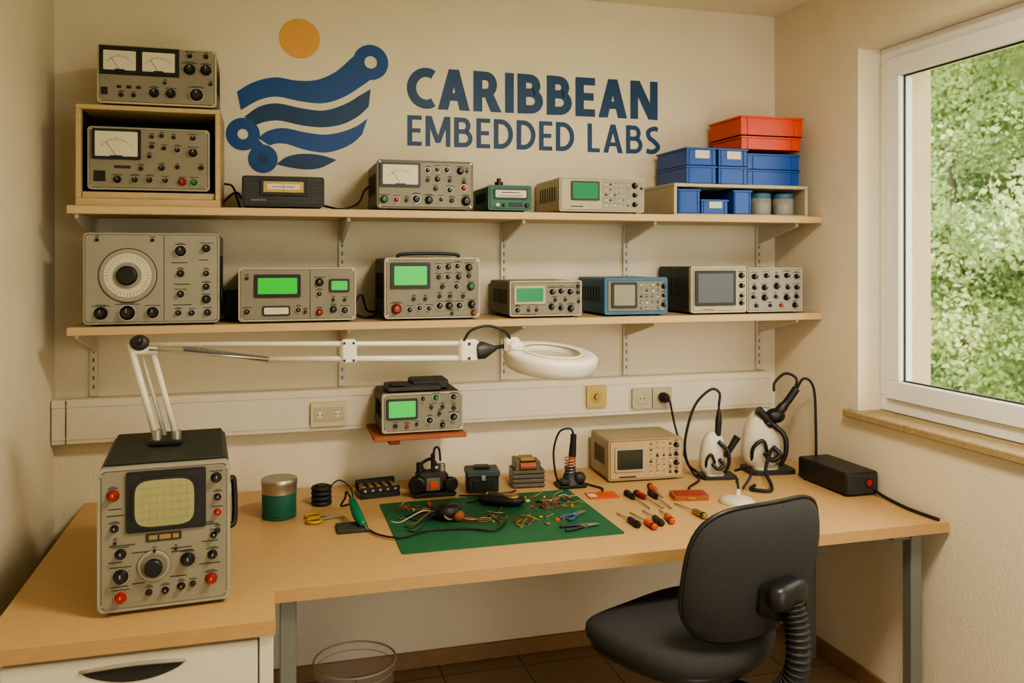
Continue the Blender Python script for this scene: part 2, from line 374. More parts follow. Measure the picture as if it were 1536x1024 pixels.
# ------------------------------------------------------------------ shelves & rails
SY=3.05; ZL=1.405; ZU=1.80
for z in (ZU,ZL):
    b=B(); b.box(-.62,XR-.004,SY,WY-.016,z-.027,z,SHELF,.002); o=b.obj('storage_shelf')
b=B()
for x in (-.60,.28,.93,1.47,2.11):
    b.box(x-.013,x+.013,WY-.014,WY-.001,1.134,1.772,WHITE,.001)
    for k in range(19): b.box(x-.003,x+.003,WY-.0146,WY-.012,1.16+k*.032,1.174+k*.032,GREYB)
    for z in (ZU-.0275,ZL-.0275):
        b.prism([(WY-.012,z),(SY+.05,z),(SY+.05,z-.012),(WY-.03,z-.075),(WY-.012,z-.085)],x-.006,x+.006,WHITE,plane='yz')
b.obj('shelf_rail')

# ------------------------------------------------------------------ instruments
def instrument(name,x0,x1,yf,yb,z,h,body,panel,rim,F,rz=0,handle=None,feet=.008,inset=.006,bev=.008,extra=None,auto=True):
    W=x1-x0; D=yb-yf; b=B()
    rnd=random.Random(int(abs(x0)*1000)+int(z*100))
    b.box(-W/2+.002,W/2-.002,.012,D,feet,h-.002,body,bev*.7)
    b.rrect(-W/2,W/2,feet-.001,h,0,.018,bev,rim)
    b.rrect(-W/2+inset,W/2-inset,feet+inset-.001,h-inset,-.0006,.004,max(bev-inset*.5,.002),INK)
    b.rrect(-W/2+inset+.0015,W/2-inset-.0015,feet+inset+.0005,h-inset-.0015,-.0025,.004,max(bev-inset*.5,.002),panel)
    for sx in (-1,1):
        for yy in (.03,D-.03): b.cyl((sx*(W/2-.03),yy,0),(sx*(W/2-.03),yy,feet+.003),.009,RUB,seg=12)
    for sx in (-1,1):
        for k in range(7):
            yy=.06+k*(D-.12)/6; b.box(sx*(W/2-.0015)-.0012,sx*(W/2-.0015)+.0012,yy-.003,yy+.003,feet+h*.3,h*.75,DARK)
    X=lambda u:-W/2+u*W
    Z=lambda v:feet+(1-v)*(h-feet)
    P=-.0025
    def knob(u,v,r,m=BLACK):
        x,zz=X(u),Z(v)
        if r>.0085:
            b.lathe((x,P,zz),[(r*1.12,0),(r*1.12,.0015)],INK if rnd.random()<.4 else SILV,ax=(0,-1,0),seg=20)
            b.lathe((x,P,zz),[(r,0),(r,.003),(r*.78,.005),(r*.7,.006+r*.9),(r*.62,.007+r*.95)],m,ax=(0,-1,0),seg=20)
            b.box(x-.0008,x+.0008,P-.0078-r*.95,P-.006-r*.95,zz+r*.1,zz+r*.6,METER)
        else:
            b.lathe((x,P,zz),[(r,0),(r*.9,.004+r*.7),(r*.7,.005+r*.7)],m,ax=(0,-1,0),seg=14)
        if auto:
            w=r*rnd.uniform(.9,1.6); b.box(x-w,x+w,P-.0004,P,zz+r+.003,zz+r+.0055,INK)
            if rnd.random()<.5: b.box(x-w*.6,x+w*.6,P-.0004,P,zz+r+.007,zz+r+.009,INK)
            if r>.012:
                for a in range(-60,241,30):
                    c,s_=math.cos(math.radians(a)),math.sin(math.radians(a)); b.box(x+c*r*1.3-.0008,x+c*r*1.3+.0008,P-.0004,P,zz+s_*r*1.3-.0008,zz+s_*r*1.3+.0008,INK)
    for f in F:
        t=f[0]
        if t=='k': knob(f[1],f[2],f[3],*(f[4:]))
        elif t=='s':
            xa,xb,za,zb=X(f[1]),X(f[3]),Z(f[4]),Z(f[2]); bz=f[6] if len(f)>6 else BLACK; mg=f[7] if len(f)>7 else .006
            b.rrect(xa,xb,za,zb,P-.006,P,.005,bz)
            b.rrect(xa+mg,xb-mg,za+mg,zb-mg,P-.0068,P-.005,.004,f[5])
        elif t=='m':
            xa,xb,za,zb=X(f[1]),X(f[3]),Z(f[4]),Z(f[2])
            b.rrect(xa,xb,za,zb,P-.008,P,.004,BLACK)
            b.rrect(xa+.009,xb-.009,za+.009,zb-.008,P-.009,P-.006,.003,METER)
            cx=(xa+xb)/2; w=xb-xa; cz=za+.010; R=min((zb-za)*.58,w*.42)
            for k in range(17):
                a=math.radians(35+110*k/16); r0=R; r1=R+(.006 if k%4==0 else .0035)
                b.box(cx+r0*math.cos(a)*w/(2.1*R)*.8-.0006,cx+r0*math.cos(a)*w/(2.1*R)*.8+.0006,P-.0095,P-.009,cz+r0*math.sin(a)*.9,cz+r1*math.sin(a)*.95,INK)
            a=math.radians(125); b.tube([(cx,P-.0095,cz),(cx+R*math.cos(a),P-.0095,cz+R*math.sin(a))],.0007,BLACK,4)
            b.rrect(cx-w*.13,cx+w*.13,za+.004,za+.012,P-.0105,P-.007,.002,BLACK)
        elif t=='b':
            x,zz=X(f[1]),Z(f[2]); d=f[6] if len(f)>6 else .003; b.box(x-f[3]/2,x+f[3]/2,P-d,P,zz-f[4]/2,zz+f[4]/2,f[5],.0008)
        elif t=='g':
            for i in range(f[5]):
                for j in range(f[6]):
                    u=f[1]+(f[3]-f[1])*i/max(1,f[5]-1); v=f[2]+(f[4]-f[2])*j/max(1,f[6]-1)
                    q=rnd.random(); sz=f[7]*rnd.uniform(.7,1.2); x,zz=X(u),Z(v)
                    if q<.5: b.box(x-sz,x+sz,P-.003,P,zz-sz*.6,zz+sz*.6,f[8][rnd.randrange(len(f[8]))],.0006)
                    elif q<.85: b.lathe((x,P,zz),[(sz,0),(sz*.85,.006)],f[8][rnd.randrange(len(f[8]))],ax=(0,-1,0),seg=12)
                    b.box(x-sz*1.1,x+sz*1.1,P-.0014,P,zz+sz*1.3,zz+sz*1.3+.0016,INK)
        elif t=='vl': x=X(f[1]); b.box(x-.001,x+.001,P-.0006,P+.001,feet+.008,h-.008,INK)
        elif t=='dial':
            x,zz,R=X(f[1]),Z(f[2]),f[3]; face=f[5] if len(f)>5 else METER; kr=f[6] if len(f)>6 else .36
            b.lathe((x,P,zz),[(R*1.03,0),(R*1.03,.001)],INK,ax=(0,-1,0),seg=48)
            b.lathe((x,P,zz),[(R,0),(R,.004),(R*.93,.006),(R*.86,.004),(R*.84,.004)],rim,ax=(0,-1,0),seg=48)
            b.lathe((x,P-.003,zz),[(R*.84,0),(R*.82,.004)],face,ax=(0,-1,0),seg=40)
            for k in range(40):
                a=2*math.pi*k/40; c,s_=math.cos(a),math.sin(a); r0,r1=R*.66,R*(.78 if k%5 else .8)
                b.tube([(x+r0*c,P-.0073,zz+r0*s_),(x+r1*c,P-.0073,zz+r1*s_)],.0006,INK,4)
            b.lathe((x,P-.007,zz),[(R*.5,0),(R*.5,.003)],LGREY,ax=(0,-1,0),seg=24)
            b.lathe((x,P-.007,zz),[(R*kr,.003),(R*kr,.018),(R*kr*.8,.02)],f[4] if len(f)>4 else BLACK,ax=(0,-1,0),seg=24)
        elif t=='scr':
            for u,v in ((.03,.05),(.97,.05),(.03,.95),(.97,.95)): b.lathe((X(u),P,Z(v)),[(.0035,0),(.003,.0015)],SILV,ax=(0,-1,0),seg=10)
    if handle=='strap':
        b.tube([(-W*.32,D*.3,h-.004),(-W*.3,D*.3,h+.012),(0,D*.3,h+.016),(W*.3,D*.3,h+.012),(W*.32,D*.3,h-.004)],.006,BLACK,8)
    if extra: extra(b,W,D,h)
    return b.obj(name,((x0+x1)/2,yf,z),rz)

YF=3.075; YBK=3.375
k=lambda u,v,r=.012,*m:('k',u,v,r,*m)
def sg_extra(b,W,D,h):
    for sx in (-1,1): b.sph((sx*(W/2+.004),.07,h*.3),.008,.02,.04,BLACK)
instrument('signal_generator',-.576,-.155,YF,YBK,ZL,.308,GREYB,LGREY,LGREY,
 [('vl',.585),('dial',.32,.47,.088),k(.127,.88,.019),k(.317,.88,.024),k(.502,.88,.019),k(.707,.2,.018),k(.9,.17,.014),k(.707,.45,.011),k(.9,.45,.01),
  k(.707,.68,.012),k(.9,.6,.01),k(.9,.74,.013),k(.69,.89,.01),k(.79,.89,.01),k(.91,.89,.012),('b',.7,.33,.05,.003,INK,.0005),('b',.72,.57,.05,.003,INK,.0005),('b',.72,.8,.06,.003,INK,.0005),('b',.88,.3,.03,.003,INK,.0005),('scr',),('k',.1,.08,.006),('k',.5,.08,.006)],bev=.014,extra=sg_extra)
instrument('frequency_counter',-.094,.303,YF,YBK,ZL,.192,OLIVE,GREY,CREAM,
 [('vl',.6),('s',.13,.13,.52,.56,SCR,BLACK,.012),('s',.765,.22,.94,.47,SCR,BLACK,.007),k(.68,.28,.013),k(.68,.5,.009),('s',.2,.72,.43,.9,METER,BLACK,.005),k(.07,.82,.01),k(.07,.2,.006),k(.5,.8,.009),k(.56,.84,.006),k(.68,.85,.011,RED),k(.8,.8,.011),k(.9,.82,.012),k(.8,.62,.006),k(.9,.62,.006),('scr',)],bev=.012)
instrument('oscilloscope',.403,.753,YF,YBK,ZL,.226,OLIVE,GREY,CREAM,
 [('s',.06,.08,.47,.51,SCR,BLACK,.013),k(.56,.16,.009),k(.66,.15,.009),k(.76,.14,.01),k(.88,.16,.012),k(.56,.32,.008),k(.66,.32,.01),k(.77,.32,.009),k(.88,.3,.008),k(.9,.48,.013,GRN),k(.6,.48,.008),k(.75,.48,.01),
  k(.12,.84,.017,RED),k(.26,.86,.01),k(.36,.83,.009),k(.46,.84,.009),k(.57,.8,.012),k(.67,.8,.012),k(.78,.8,.012),k(.91,.78,.013),k(.3,.68,.007),k(.42,.68,.007),k(.57,.64,.007),k(.68,.64,.007),k(.82,.64,.007),k(.93,.92,.01,RED),k(.7,.93,.006),('scr',)],handle='strap',bev=.012)
instrument('bench_oscilloscope',.868,1.152,YF,YBK,ZL,.14,GREYB,GREY,CREAM,
 [('s',.05,.14,.48,.66,SCR2,CREAM,.009),k(.58,.32,.012),k(.7,.3,.011),k(.83,.32,.012),k(.94,.16,.007),k(.94,.34,.007),k(.1,.83,.01),k(.25,.83,.006),k(.36,.83,.006),k(.57,.74,.011),k(.7,.78,.009),k(.84,.8,.012),k(.95,.6,.006),k(.62,.55,.006),k(.76,.55,.006),('b',.25,.95,.06,.003,INK,.0005)],bev=.007)
instrument('blue_oscilloscope',1.245,1.51,YF,YBK,ZL,.15,BLUEC,GREY,BLUEC,
 [('s',.1,.13,.5,.83,SCRG,DGREY,.01),k(.93,.25,.009),k(.93,.5,.009),k(.93,.75,.009),('g',.57,.2,.84,.85,4,5,.005,[CREAM,DGREY,METER,BLUEC])],inset=.013,bev=.008)
instrument('storage_oscilloscope',1.612,1.858,YF,YBK,ZL,.192,DGREEN,CREAM,CREAM,
 [('s',.06,.09,.79,.85,SCRD,BLACK,.012),k(.9,.2,.011),k(.9,.42,.011),k(.9,.64,.009),k(.9,.8,.009),('b',.3,.93,.05,.004,TERRA,.001)],inset=.008,bev=.009)
instrument('plugin_amplifier',1.862,2.118,YF,YBK,ZL,.186,GREYB,LGREY,CREAM,
 [k(.12,.2,.013),k(.33,.18,.011),k(.52,.2,.009),k(.7,.18,.012),k(.88,.2,.011),k(.12,.45,.009),k(.3,.45,.011),k(.52,.42,.012),k(.72,.45,.009),k(.88,.45,.011),k(.1,.66,.009),k(.3,.68,.012),k(.5,.66,.008),k(.7,.68,.012),k(.88,.66,.009),k(.15,.86,.008),k(.4,.86,.007),k(.6,.86,.008,RED),k(.85,.86,.011)],inset=.005)
# upper shelf
b=B(); t=.016; X0,X1=-.599,-.153; H=.332
b.box(X0,X1,YF,YBK,0,t*1.6,PLY,.002);b.box(X0,X1,YF,YBK,H-t,H,PLY,.002);b.box(X0,X0+t,YF,YBK,t*1.6,H-t,PLY,.002);b.box(X1-t,X1,YF,YBK,t*1.6,H-t,PLY,.002)
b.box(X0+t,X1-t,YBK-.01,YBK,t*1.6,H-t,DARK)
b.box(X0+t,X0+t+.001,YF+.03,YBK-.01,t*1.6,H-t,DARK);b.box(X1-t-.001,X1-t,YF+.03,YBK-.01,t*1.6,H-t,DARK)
b.box(X0+t+.001,X1-t-.001,YF+.015,YBK-.012,t*1.6,.048,PLY,.002)
b.obj('plywood_instrument_box',(0,0,ZU))
instrument('voltmeter',-.565,-.187,YF+.01,YBK-.02,ZU+.048,.214,GREYB,GREY,LGREY,
 [('m',.04,.04,.43,.52),k(.52,.14,.006),k(.6,.12,.007),k(.7,.14,.006),k(.52,.3,.007),k(.62,.32,.007),k(.73,.34,.009),k(.86,.38,.015),k(.86,.14,.009),k(.5,.46,.006),
  ('b',.1,.79,.034,.034,BLACK,.006),k(.24,.84,.011),k(.38,.84,.01),k(.5,.84,.01),k(.6,.64,.009),k(.63,.84,.009),k(.73,.62,.007),k(.77,.86,.012,RED),k(.87,.86,.012,GRN),k(.93,.62,.008),k(.43,.66,.007),('b',.28,.64,.05,.01,DGREY,.002),('scr',)],bev=.012)
instrument('twin_meter_panel',-.535,-.165,YF+.005,YBK-.02,ZU+.332,.2,GREYB,GREY,CREAM,
 [('b',.35,.27,.245,.094,BLACK,.004),('m',.03,.07,.345,.49),('m',.35,.07,.67,.49),k(.77,.36,.017),k(.91,.36,.016),k(.77,.12,.009),k(.91,.12,.008),('b',.06,.8,.02,.024,BLACK,.004),
  ('b',.18,.72,.014,.009,BLACK),('b',.26,.72,.014,.009,BLACK),('b',.34,.72,.014,.009,BLACK),k(.2,.86,.007),k(.3,.86,.007),k(.47,.8,.014),k(.61,.8,.014),k(.83,.8,.021),k(.56,.62,.005),k(.95,.6,.006),('scr',)],bev=.012)
def radio_extra(b,W,D,h):
    for i in range(22):
        for j in range(7):
            u=-W*.46+i*W*.92/21
            if abs(u)<W*.27 and j>2: continue
            b.box(u-.0022,u+.0022,-.0035,-.002,h*.16+j*h*.11-.002,h*.16+j*h*.11+.002,DARK)
instrument('panel_radio',-.083,.193,YF,YBK-.06,ZU,.112,BLACK,DGREY,BLACK,
 [('b',.5,.38,.155,.055,BLACK,.006),('b',.5,.36,.135,.038,GOLD,.0075),('b',.5,.36,.11,.02,METER,.0085),('b',.5,.36,.002,.02,RED,.009),('b',.44,.36,.04,.003,INK,.009),('b',.58,.36,.03,.003,INK,.009),('b',.2,.8,.05,.006,GREYB)],bev=.01,extra=radio_extra,auto=False)
instrument('analog_multimeter',.376,.728,YF,YBK,ZU,.182,GREYB,GREY,GREYB,
 [('m',.03,.06,.44,.56),k(.52,.2,.009),k(.62,.18,.009),k(.72,.18,.01),k(.86,.2,.012),k(.52,.4,.007),k(.62,.38,.009),k(.75,.4,.007),k(.9,.42,.007),k(.9,.55,.011,RED),k(.6,.58,.008),k(.75,.6,.01),
  k(.07,.82,.013,GRN),k(.2,.82,.01,RED),k(.3,.83,.007),k(.4,.8,.014),k(.53,.82,.013),k(.66,.8,.009),k(.77,.82,.008),k(.92,.83,.016),k(.93,.2,.006),('scr',)],bev=.012)
def gk(b,W,D,h):
    b.cyl((-W*.1,.1,h-.003),(-W*.1,.1,h+.02),.016,BLACK); b.cyl((-W*.1,.1,h+.02),(-W*.1,.1,h+.034),.008,BLACK)
instrument('test_meter',.785,.952,YF,YBK-.04,ZU,.1,GREENC,GREENC,GREENC,
 [('s',.12,.14,.9,.56,METER,BLACK,.006),('b',.5,.3,.07,.003,INK,.008),('b',.5,.42,.09,.002,INK,.008),k(.2,.8,.008,METER),k(.35,.8,.006),('b',.63,.78,.05,.014,BLACK),k(.88,.8,.008)],bev=.008,extra=gk,auto=False)
instrument('digital_oscilloscope',1.062,1.41,YF,YBK,ZU,.138,CREAM,CREAM,CREAM,
 [('s',.13,.12,.46,.68,SCR2,DGREY,.006),('b',.74,.5,.175,.108,LGREY,.001),('g',.54,.2,.8,.82,6,5,.005,[LGREY,CREAM,DGREY,METER]),k(.88,.22,.011),k(.88,.5,.01),k(.88,.78,.011),k(.96,.3,.005),('b',.2,.86,.05,.004,INK,.0005)],bev=.007)
# riser with bins
b=B(); X0,X1=1.538,2.145; H=.126; t=.014
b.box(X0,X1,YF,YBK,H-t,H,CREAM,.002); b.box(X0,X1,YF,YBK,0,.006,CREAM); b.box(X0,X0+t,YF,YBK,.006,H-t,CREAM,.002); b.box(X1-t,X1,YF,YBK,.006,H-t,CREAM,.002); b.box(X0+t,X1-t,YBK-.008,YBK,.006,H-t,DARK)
b.obj('shelf_riser',(0,0,ZU))
def bins(name,x0,x1,y0,y1,z0,z1,m,nx,nz,label=False):
    b=B(); w=(x1-x0)/nx; h=(z1-z0)/nz
    for i in range(nx):
        for j in range(nz):
            xa=x0+i*w; za=z0+j*h
            b.tub(xa+.007,xa+w-.007,y0+.006,y1-.006,za,za+h-.0005,m,.003,.005)
            b.box(xa+w*.12,xa+w*.16,y0+.003,y0+.006,za+.004,za+h-.01,m); b.box(xa+w*.84,xa+w*.88,y0+.003,y0+.006,za+.004,za+h-.01,m)
            b.box(xa+.008,xa+.012,y0+.004,y1-.01,za+h*.5,za+h*.56,m)
            if label and j==nz-1: b.box(xa+w*.3,xa+w*.75,y0+.002,y0+.006,za+h*.4,za+h*.85,METER,.001)
            if j==nz-1: b.box(xa+.012,xa+w-.012,y0+.012,y1-.012,za+.004,za+h*.75,m)
    return b.obj(name)
ZR=ZU+.126
bins('blue_storage_bin',1.592,1.874,YF+.005,YBK-.02,ZR,2.07,BBIN,2,2,True)
bins('blue_storage_bin',1.878,2.132,YF+.03,YBK-.02,ZR,2.058,BBIN,1,2)
b=bins('orange_storage_bin',1.845,2.13,YF+.02,YBK-.03,2.071,2.127,OBIN,1,1)
b=bins('orange_storage_bin',1.838,2.137,YF+.012,YBK-.022,2.128,2.208,OBIN,1,1)
zb=ZU+.0065
bins('blue_drawer_bin',1.558,1.665,YF+.01,YBK-.06,zb,zb+.098,BBIN,1,1)
bins('blue_drawer_bin',1.67,1.80,YF+.03,YBK-.06,zb,zb+.06,BBIN,1,1,True)
bins('blue_drawer_bin',1.805,1.895,YF+.01,YBK-.06,zb,zb+.098,BBIN,1,1)
def jar(x,y):
    b=B(); b.lathe((x,y,zb),[(.04,0),(.043,.004),(.043,.066),(.038,.072)],FROST); b.lathe((x,y,zb+.073),[(.042,0),(.042,.014),(.039,.016)],BLUEC)
    b.lathe((x,y,zb+.004),[(.036,0),(.036,.04)],GREYB); b.obj('glass_jar')
jar(1.96,YF+.06); jar(2.065,YF+.06)

b=B(); b.tube([(-.15,3.3,ZU+.1),(-.12,3.3,ZU+.09),(-.1,3.28,ZU+.03),(-.09,3.32,ZU+.006)],.004,RUB)
b.tube([(-.15,3.33,ZU+.04),(-.11,3.3,ZU+.07),(-.09,3.34,ZU+.05)],.004,RUB)
b.tube([(.198,3.2,ZU+.02),(.26,3.15,ZU+.006),(.32,3.18,ZU+.03),(.35,3.25,ZU+.08),(.372,3.3,ZU+.1)],.004,RUB); b.obj('power_cable')
b=B(); b.tube([(.31,3.2,ZL+.06),(.335,3.2,ZL+.09),(.36,3.25,ZL+.03),(.40,3.3,ZL+.02)],.004,RUB); b.tube([(.31,3.25,ZL+.02),(.34,3.2,ZL+.006),(.37,3.22,ZL+.006),(.40,3.3,ZL+.01)],.004,RUB); b.obj('power_cable')
b=B(); b.box(-.148,-.10,3.25,3.34,ZL,ZL+.11,DGREEN,.006); b.tube([(-.12,3.24,ZL+.02),(-.13,3.2,ZL+.006),(-.105,3.18,ZL+.006)],.004,RUB); b.obj('mains_adapter')

# ------------------------------------------------------------------ wiring duct + sockets
DY=3.33
b=B(); b.box(XL+.003,XR-.06,DY,WY-.0008,.974,1.131,DUCT,.003); b.box(XL+.004,XR-.06,DY-.003,DY,.99,1.0,DUCT,.001); b.box(XL+.004,XR-.06,DY-.003,DY,1.104,1.114,DUCT,.001)
b.box(XL+.05,XL+.052,DY-.004,DY,.976,1.128,INK); b.obj('wiring_duct')
def socket(x0,x1,z0,z1,m,kind):
    b=B(); y=DY-.0032; b.rrect(x0,x1,z0,z1,y-.012,y,.006,m)
    n=2 if kind=='double' else 1
    if kind=='double': b.rrect(x0+.012,x1-.012,z0+.02,z1-.018,y-.015,y-.011,.004,CREAM)
    for i in range(n):
        cx=x0+(x1-x0)*(i+.5)/n; cz=(z0+z1)/2
        if kind=='double': b.lathe((cx,y-.015,cz),[(.013,0),(.013,.001)],DUCT,ax=(0,-1,0)); 
        else:
            b.lathe((cx,y-.012,cz),[(.026,0),(.026,.002),(.022,.002),(.020,.0005)],m,ax=(0,-1,0))
            if m is YEL: b.lathe((cx,y-.012,cz),[(.014,0),(.012,.014)],GOLD,ax=(0,-1,0))
        for s in (-1,1): b.lathe((cx+s*.008,y-.016 if kind=='double' else y-.0135,cz),[(.0028,0),(.0028,.0008)],BLACK,ax=(0,-1,0),seg=10)
    return b.obj('wall_socket')
BEIS=mat('beige_socket_plastic',s2l(200,184,144),.5,var=.05)
socket(.158,.292,.995,1.085,BEIS,'double'); socket(1.265,1.352,1.015,1.105,YEL,'single'); socket(1.468,1.556,1.0,1.085,CREAM,'single'); socket(1.56,1.648,1.0,1.085,CREAM,'single')
b=B(); b.lathe((1.604,DY-.0175,1.045),[(.02,0),(.022,.015),(.018,.035),(.010,.045)],RUB,ax=(0,-1,0))
b.tube([(1.604,DY-.06,1.045),(1.61,DY-.075,1.03),(1.635,DY-.07,.93),(1.655,3.22,.82),(1.662,3.16,.762),(1.64,3.06,.757),(1.55,2.97,.757),(1.53,2.93,.757)],.0045,RUB); b.obj('power_plug')

b=B(); b.box(.365,.70,3.06,DY-.005,.978,.994,TERRA,.002); b.box(.43,.47,3.15,DY-.005,.945,.978,TERRA,.002); b.obj('bracket_shelf')
def blk(b,W,D,h):
    b.box(-W*.42,W*.25,.03,.15,h,h+.024,DGREY,.005); b.box(-W*.1,W*.36,.06,.17,h+.002,h+.038,DGREY,.006); b.tube([(W*.4,.1,h-.01),(W*.5,.1,h-.02),(W*.56,.12,h*.6),(W*.51,.16,h*.3)],.005,RUB)
    b.box(-W*.38,-W*.2,.02,.09,h+.024,h+.034,BLACK,.003)
instrument('portable_oscilloscope',.396,.692,3.085,DY-.006,.994,.148,OLIVE,GREY,CREAM,
 [('s',.05,.13,.43,.66,SCR,BLACK,.008),k(.5,.15,.009),k(.66,.14,.012,GRN),k(.88,.14,.011),k(.88,.42,.008),k(.88,.66,.014),k(.58,.72,.012),k(.7,.55,.007),k(.16,.82,.008),k(.3,.84,.007,RED),k(.42,.8,.006),k(.6,.38,.007),k(.74,.38,.007),k(.74,.85,.009),('scr',)],extra=blk)

# ------------------------------------------------------------------ desk
DZ=.75; T=.036
b=B()
out=[(-.63,2.166),(.02,2.166),(.02,2.363),(2.19,2.363),(2.19,3.39),(-.63,3.39)]
b.prism(out,DZ-T,DZ-.0015,WEDGE,'xy'); b.prism([(x+ (0.0015 if x<0 else -.0015),y+(.0015 if y<3 else -.0015)) for x,y in out],DZ-.002,DZ,WOOD,'xy')
for (x,y) in ((.055,2.42),(2.11,2.44),(2.13,3.05)):
    b.box(x-.022,x+.022,y-.022,y+.022,0,DZ-T,STEEL,.003)
b.box(2.10,2.14,2.462,3.03,DZ-T-.04,DZ-T,STEEL,.002); b.box(2.02,2.10,2.425,2.455,DZ-T-.035,DZ-T,STEEL,.002); b.box(.08,2.09,3.31,3.34,DZ-T-.04,DZ-T,STEEL,.002)
b.box(.033,.077,2.442,3.3,DZ-T-.04,DZ-T,STEEL,.002)
b.obj('l_shaped_desk')
b=B(); zt=DZ-T-.001
b.box(-.60,.015,2.20,3.2,0.03,zt,WHITE,.002); b.box(-.58,-.01,2.23,3.18,0,.03,DGREY)
b.box(-.58,-.022,2.178,2.198,.48,zt-.012,WHITE,.003); b.box(-.58,-.022,2.178,2.198,.25,.47,WHITE,.003); b.box(-.58,-.022,2.178,2.198,.04,.24,WHITE,.003)
b.box(-.018,.014,2.180,2.2,.03,zt,WHITE,.002)
for zz in (zt-.012,.47,.24):
    cx=-.30;w=.115
    n=14
    pts=[(cx-w,zz-.028)]+[(cx-w+2*w*i/n,zz-.028-.034*math.sin(math.pi*i/n)**.7) for i in range(1,n)]+[(cx+w,zz-.028)]+[(cx+w-2*w*i/n,zz-.028+.006*math.sin(math.pi*i/n)) for i in range(1,n)]
    b.prism(pts,2.1765,2.1795,DARK); b.tube([(cx-w,2.176,zz-.026),(cx,2.172,zz-.02),(cx+w,2.176,zz-.026)],.004,LGREY)
b.obj('drawer_cabinet')

# ------------------------------------------------------------------ large CRT oscilloscope
def bigx(b,W,D,h):
    u=lambda t:-W/2+t*W; z=lambda v:.012+(1-v)*(h-.012)
    xa,xb,za,zb_=u(.275),u(.72),z(.42),z(.095)
    def tube_face(p0,p1,q0,q1,a0,a1,m,e=.45,n=44):
        cx,cz,rx,rz_=(p0+p1)/2,(q0+q1)/2,(p1-p0)/2,(q1-q0)/2; f=lambda v,p:math.copysign(abs(v)**p,v)
        b.prism([(cx+rx*f(math.cos(2*math.pi*i/n),e),cz+rz_*f(math.sin(2*math.pi*i/n),e)) for i in range(n)],a0,a1,m)
    tube_face(xa-.006,xb+.006,za-.006,zb_+.006,-.0145,-.012,RUB)
    tube_face(xa,xb,za,zb_,-.0165,-.012,SCRC)
    for i in range(1,8): x=xa+(xb-xa)*i/8; b.box(x-.0004,x+.0004,-.0168,-.0164,za+.006,zb_-.006,LINE)
    for i in range(1,6): q=za+(zb_-za)*i/6; b.box(xa+.006,xb-.006,-.0168,-.0164,q-.0004,q+.0004,LINE)
    b.box(-W/2+.012,W/2-.012,.03,D-.02,h-.003,h+.004,DGREEN,.003)
    b.tube([(W/2,.09,h*.8),(W/2+.012,.1,h*.78),(W/2+.014,.1,h*.5),(W/2,.09,h*.46)],.008,BLACK)
    for t,v,ww in ((.13,.29,.03),(.13,.335,.04),(.62,.60,.05),(.63,.625,.05),(.33,.605,.05),(.13,.66,.03),(.84,.735,.05),(.6,.8,.04),(.3,.82,.03),(.16,.83,.04),(.82,.455,.05),(.82,.44,.03),(.18,.545,.06),(.84,.575,.04)): b.box(u(t)-ww/2,u(t)+ww/2,-.0029,-.0025,z(v),z(v)+.0028,INK)
instrument('crt_oscilloscope',-.398,-.09,2.30,2.74,DZ,.365,DGREEN,GREY,LGREY,
 [('s',.21,.035,.81,.46,RUB,BLACK,.008),k(.115,.19,.013,RED),k(.125,.42,.009),k(.89,.12,.012),k(.9,.26,.01),k(.9,.37,.01,RED),k(.9,.5,.007),
  ('b',.49,.505,.082,.02,DGREY,.003),('b',.49,.505,.07,.012,GOLD,.004),('b',.45,.505,.004,.014,BLACK,.005),('b',.55,.505,.004,.014,BLACK,.005),
  k(.17,.6,.012),k(.87,.53,.009),k(.17,.755,.018),k(.86,.67,.011),('dial',.415,.705,.038,BLACK,GREY,.55),k(.67,.685,.016),k(.17,.9,.014,RED),k(.38,.885,.008),k(.5,.885,.009),k(.62,.87,.009),k(.71,.86,.007),k(.85,.84,.013,RED),
  k(.42,.60,.004),k(.58,.6,.004),k(.13,.52,.004),('scr',)],rz=4,bev=.016,feet=.012,inset=.008,extra=bigx)

# ------------------------------------------------------------------ magnifier lamp
b=B(); Yb=2.53
b.box(-.31,-.225,Yb-.03,Yb+.04,1.1195,1.133,BLACK,.004); b.cyl((-.29,Yb,1.13),(-.29,Yb,1.16),.013,SILV); b.cyl((-.24,Yb,1.13),(-.24,Yb,1.155),.013,SILV)
b.tube([(-.292,Yb,1.14),(-.36,2.545,1.395)],.009,LAMPW,8); b.tube([(-.272,Yb+.02,1.14),(-.338,2.565,1.39)],.006,LAMPW,8)
b.tube([(-.241,Yb,1.14),(-.305,2.545,1.385)],.008,LAMPW,8)
b.sph((-.335,2.54,1.397),.026,.018,.022,DGREY); b.sph((-.335,2.52,1.405),.012,.012,.012,BLACK)
b.box(-.36,-.29,2.535,2.556,1.365,1.39,LAMPW,.004)
A0=Vector((-.31,2.54,1.392));A1=Vector((.565,2.45,1.380));dz=Vector((0,0,-.043))
b.tube([A0,A1],.0075,LAMPW,8)
mid=A0.lerp(A1,.36)
b.tube([A0+dz*.3+Vector((0,-.012,0)),mid+dz*.95+Vector((0,-.012,0))],.003,SILV,6)
P0=A0.lerp(A1,.1)+dz*.25;P1=mid+dz
pts=[]
for i in range(46*6):
    t=i/(46*6-1); c=P0.lerp(P1,t); a=i/6*2*math.pi; pts.append(c+Vector((0,math.cos(a),math.sin(a)))*.0075)
b.tube(pts,.0017,STEEL,5,straight=True)
b.tube([mid+dz,A1+dz],.009,LAMPW,8)
mj=A0.lerp(A1,.61); b.box(mj.x-.022,mj.x+.022,mj.y-.014,mj.y+.012,mj.z-.056,mj.z+.013,LAMPW,.006)
for s in (-1,1):
    for q in (-.046,.003): b.lathe((mj.x+s*.013,mj.y-.014,mj.z+q),[(.004,0),(.003,.003)],DGREY,ax=(0,-1,0),seg=10)
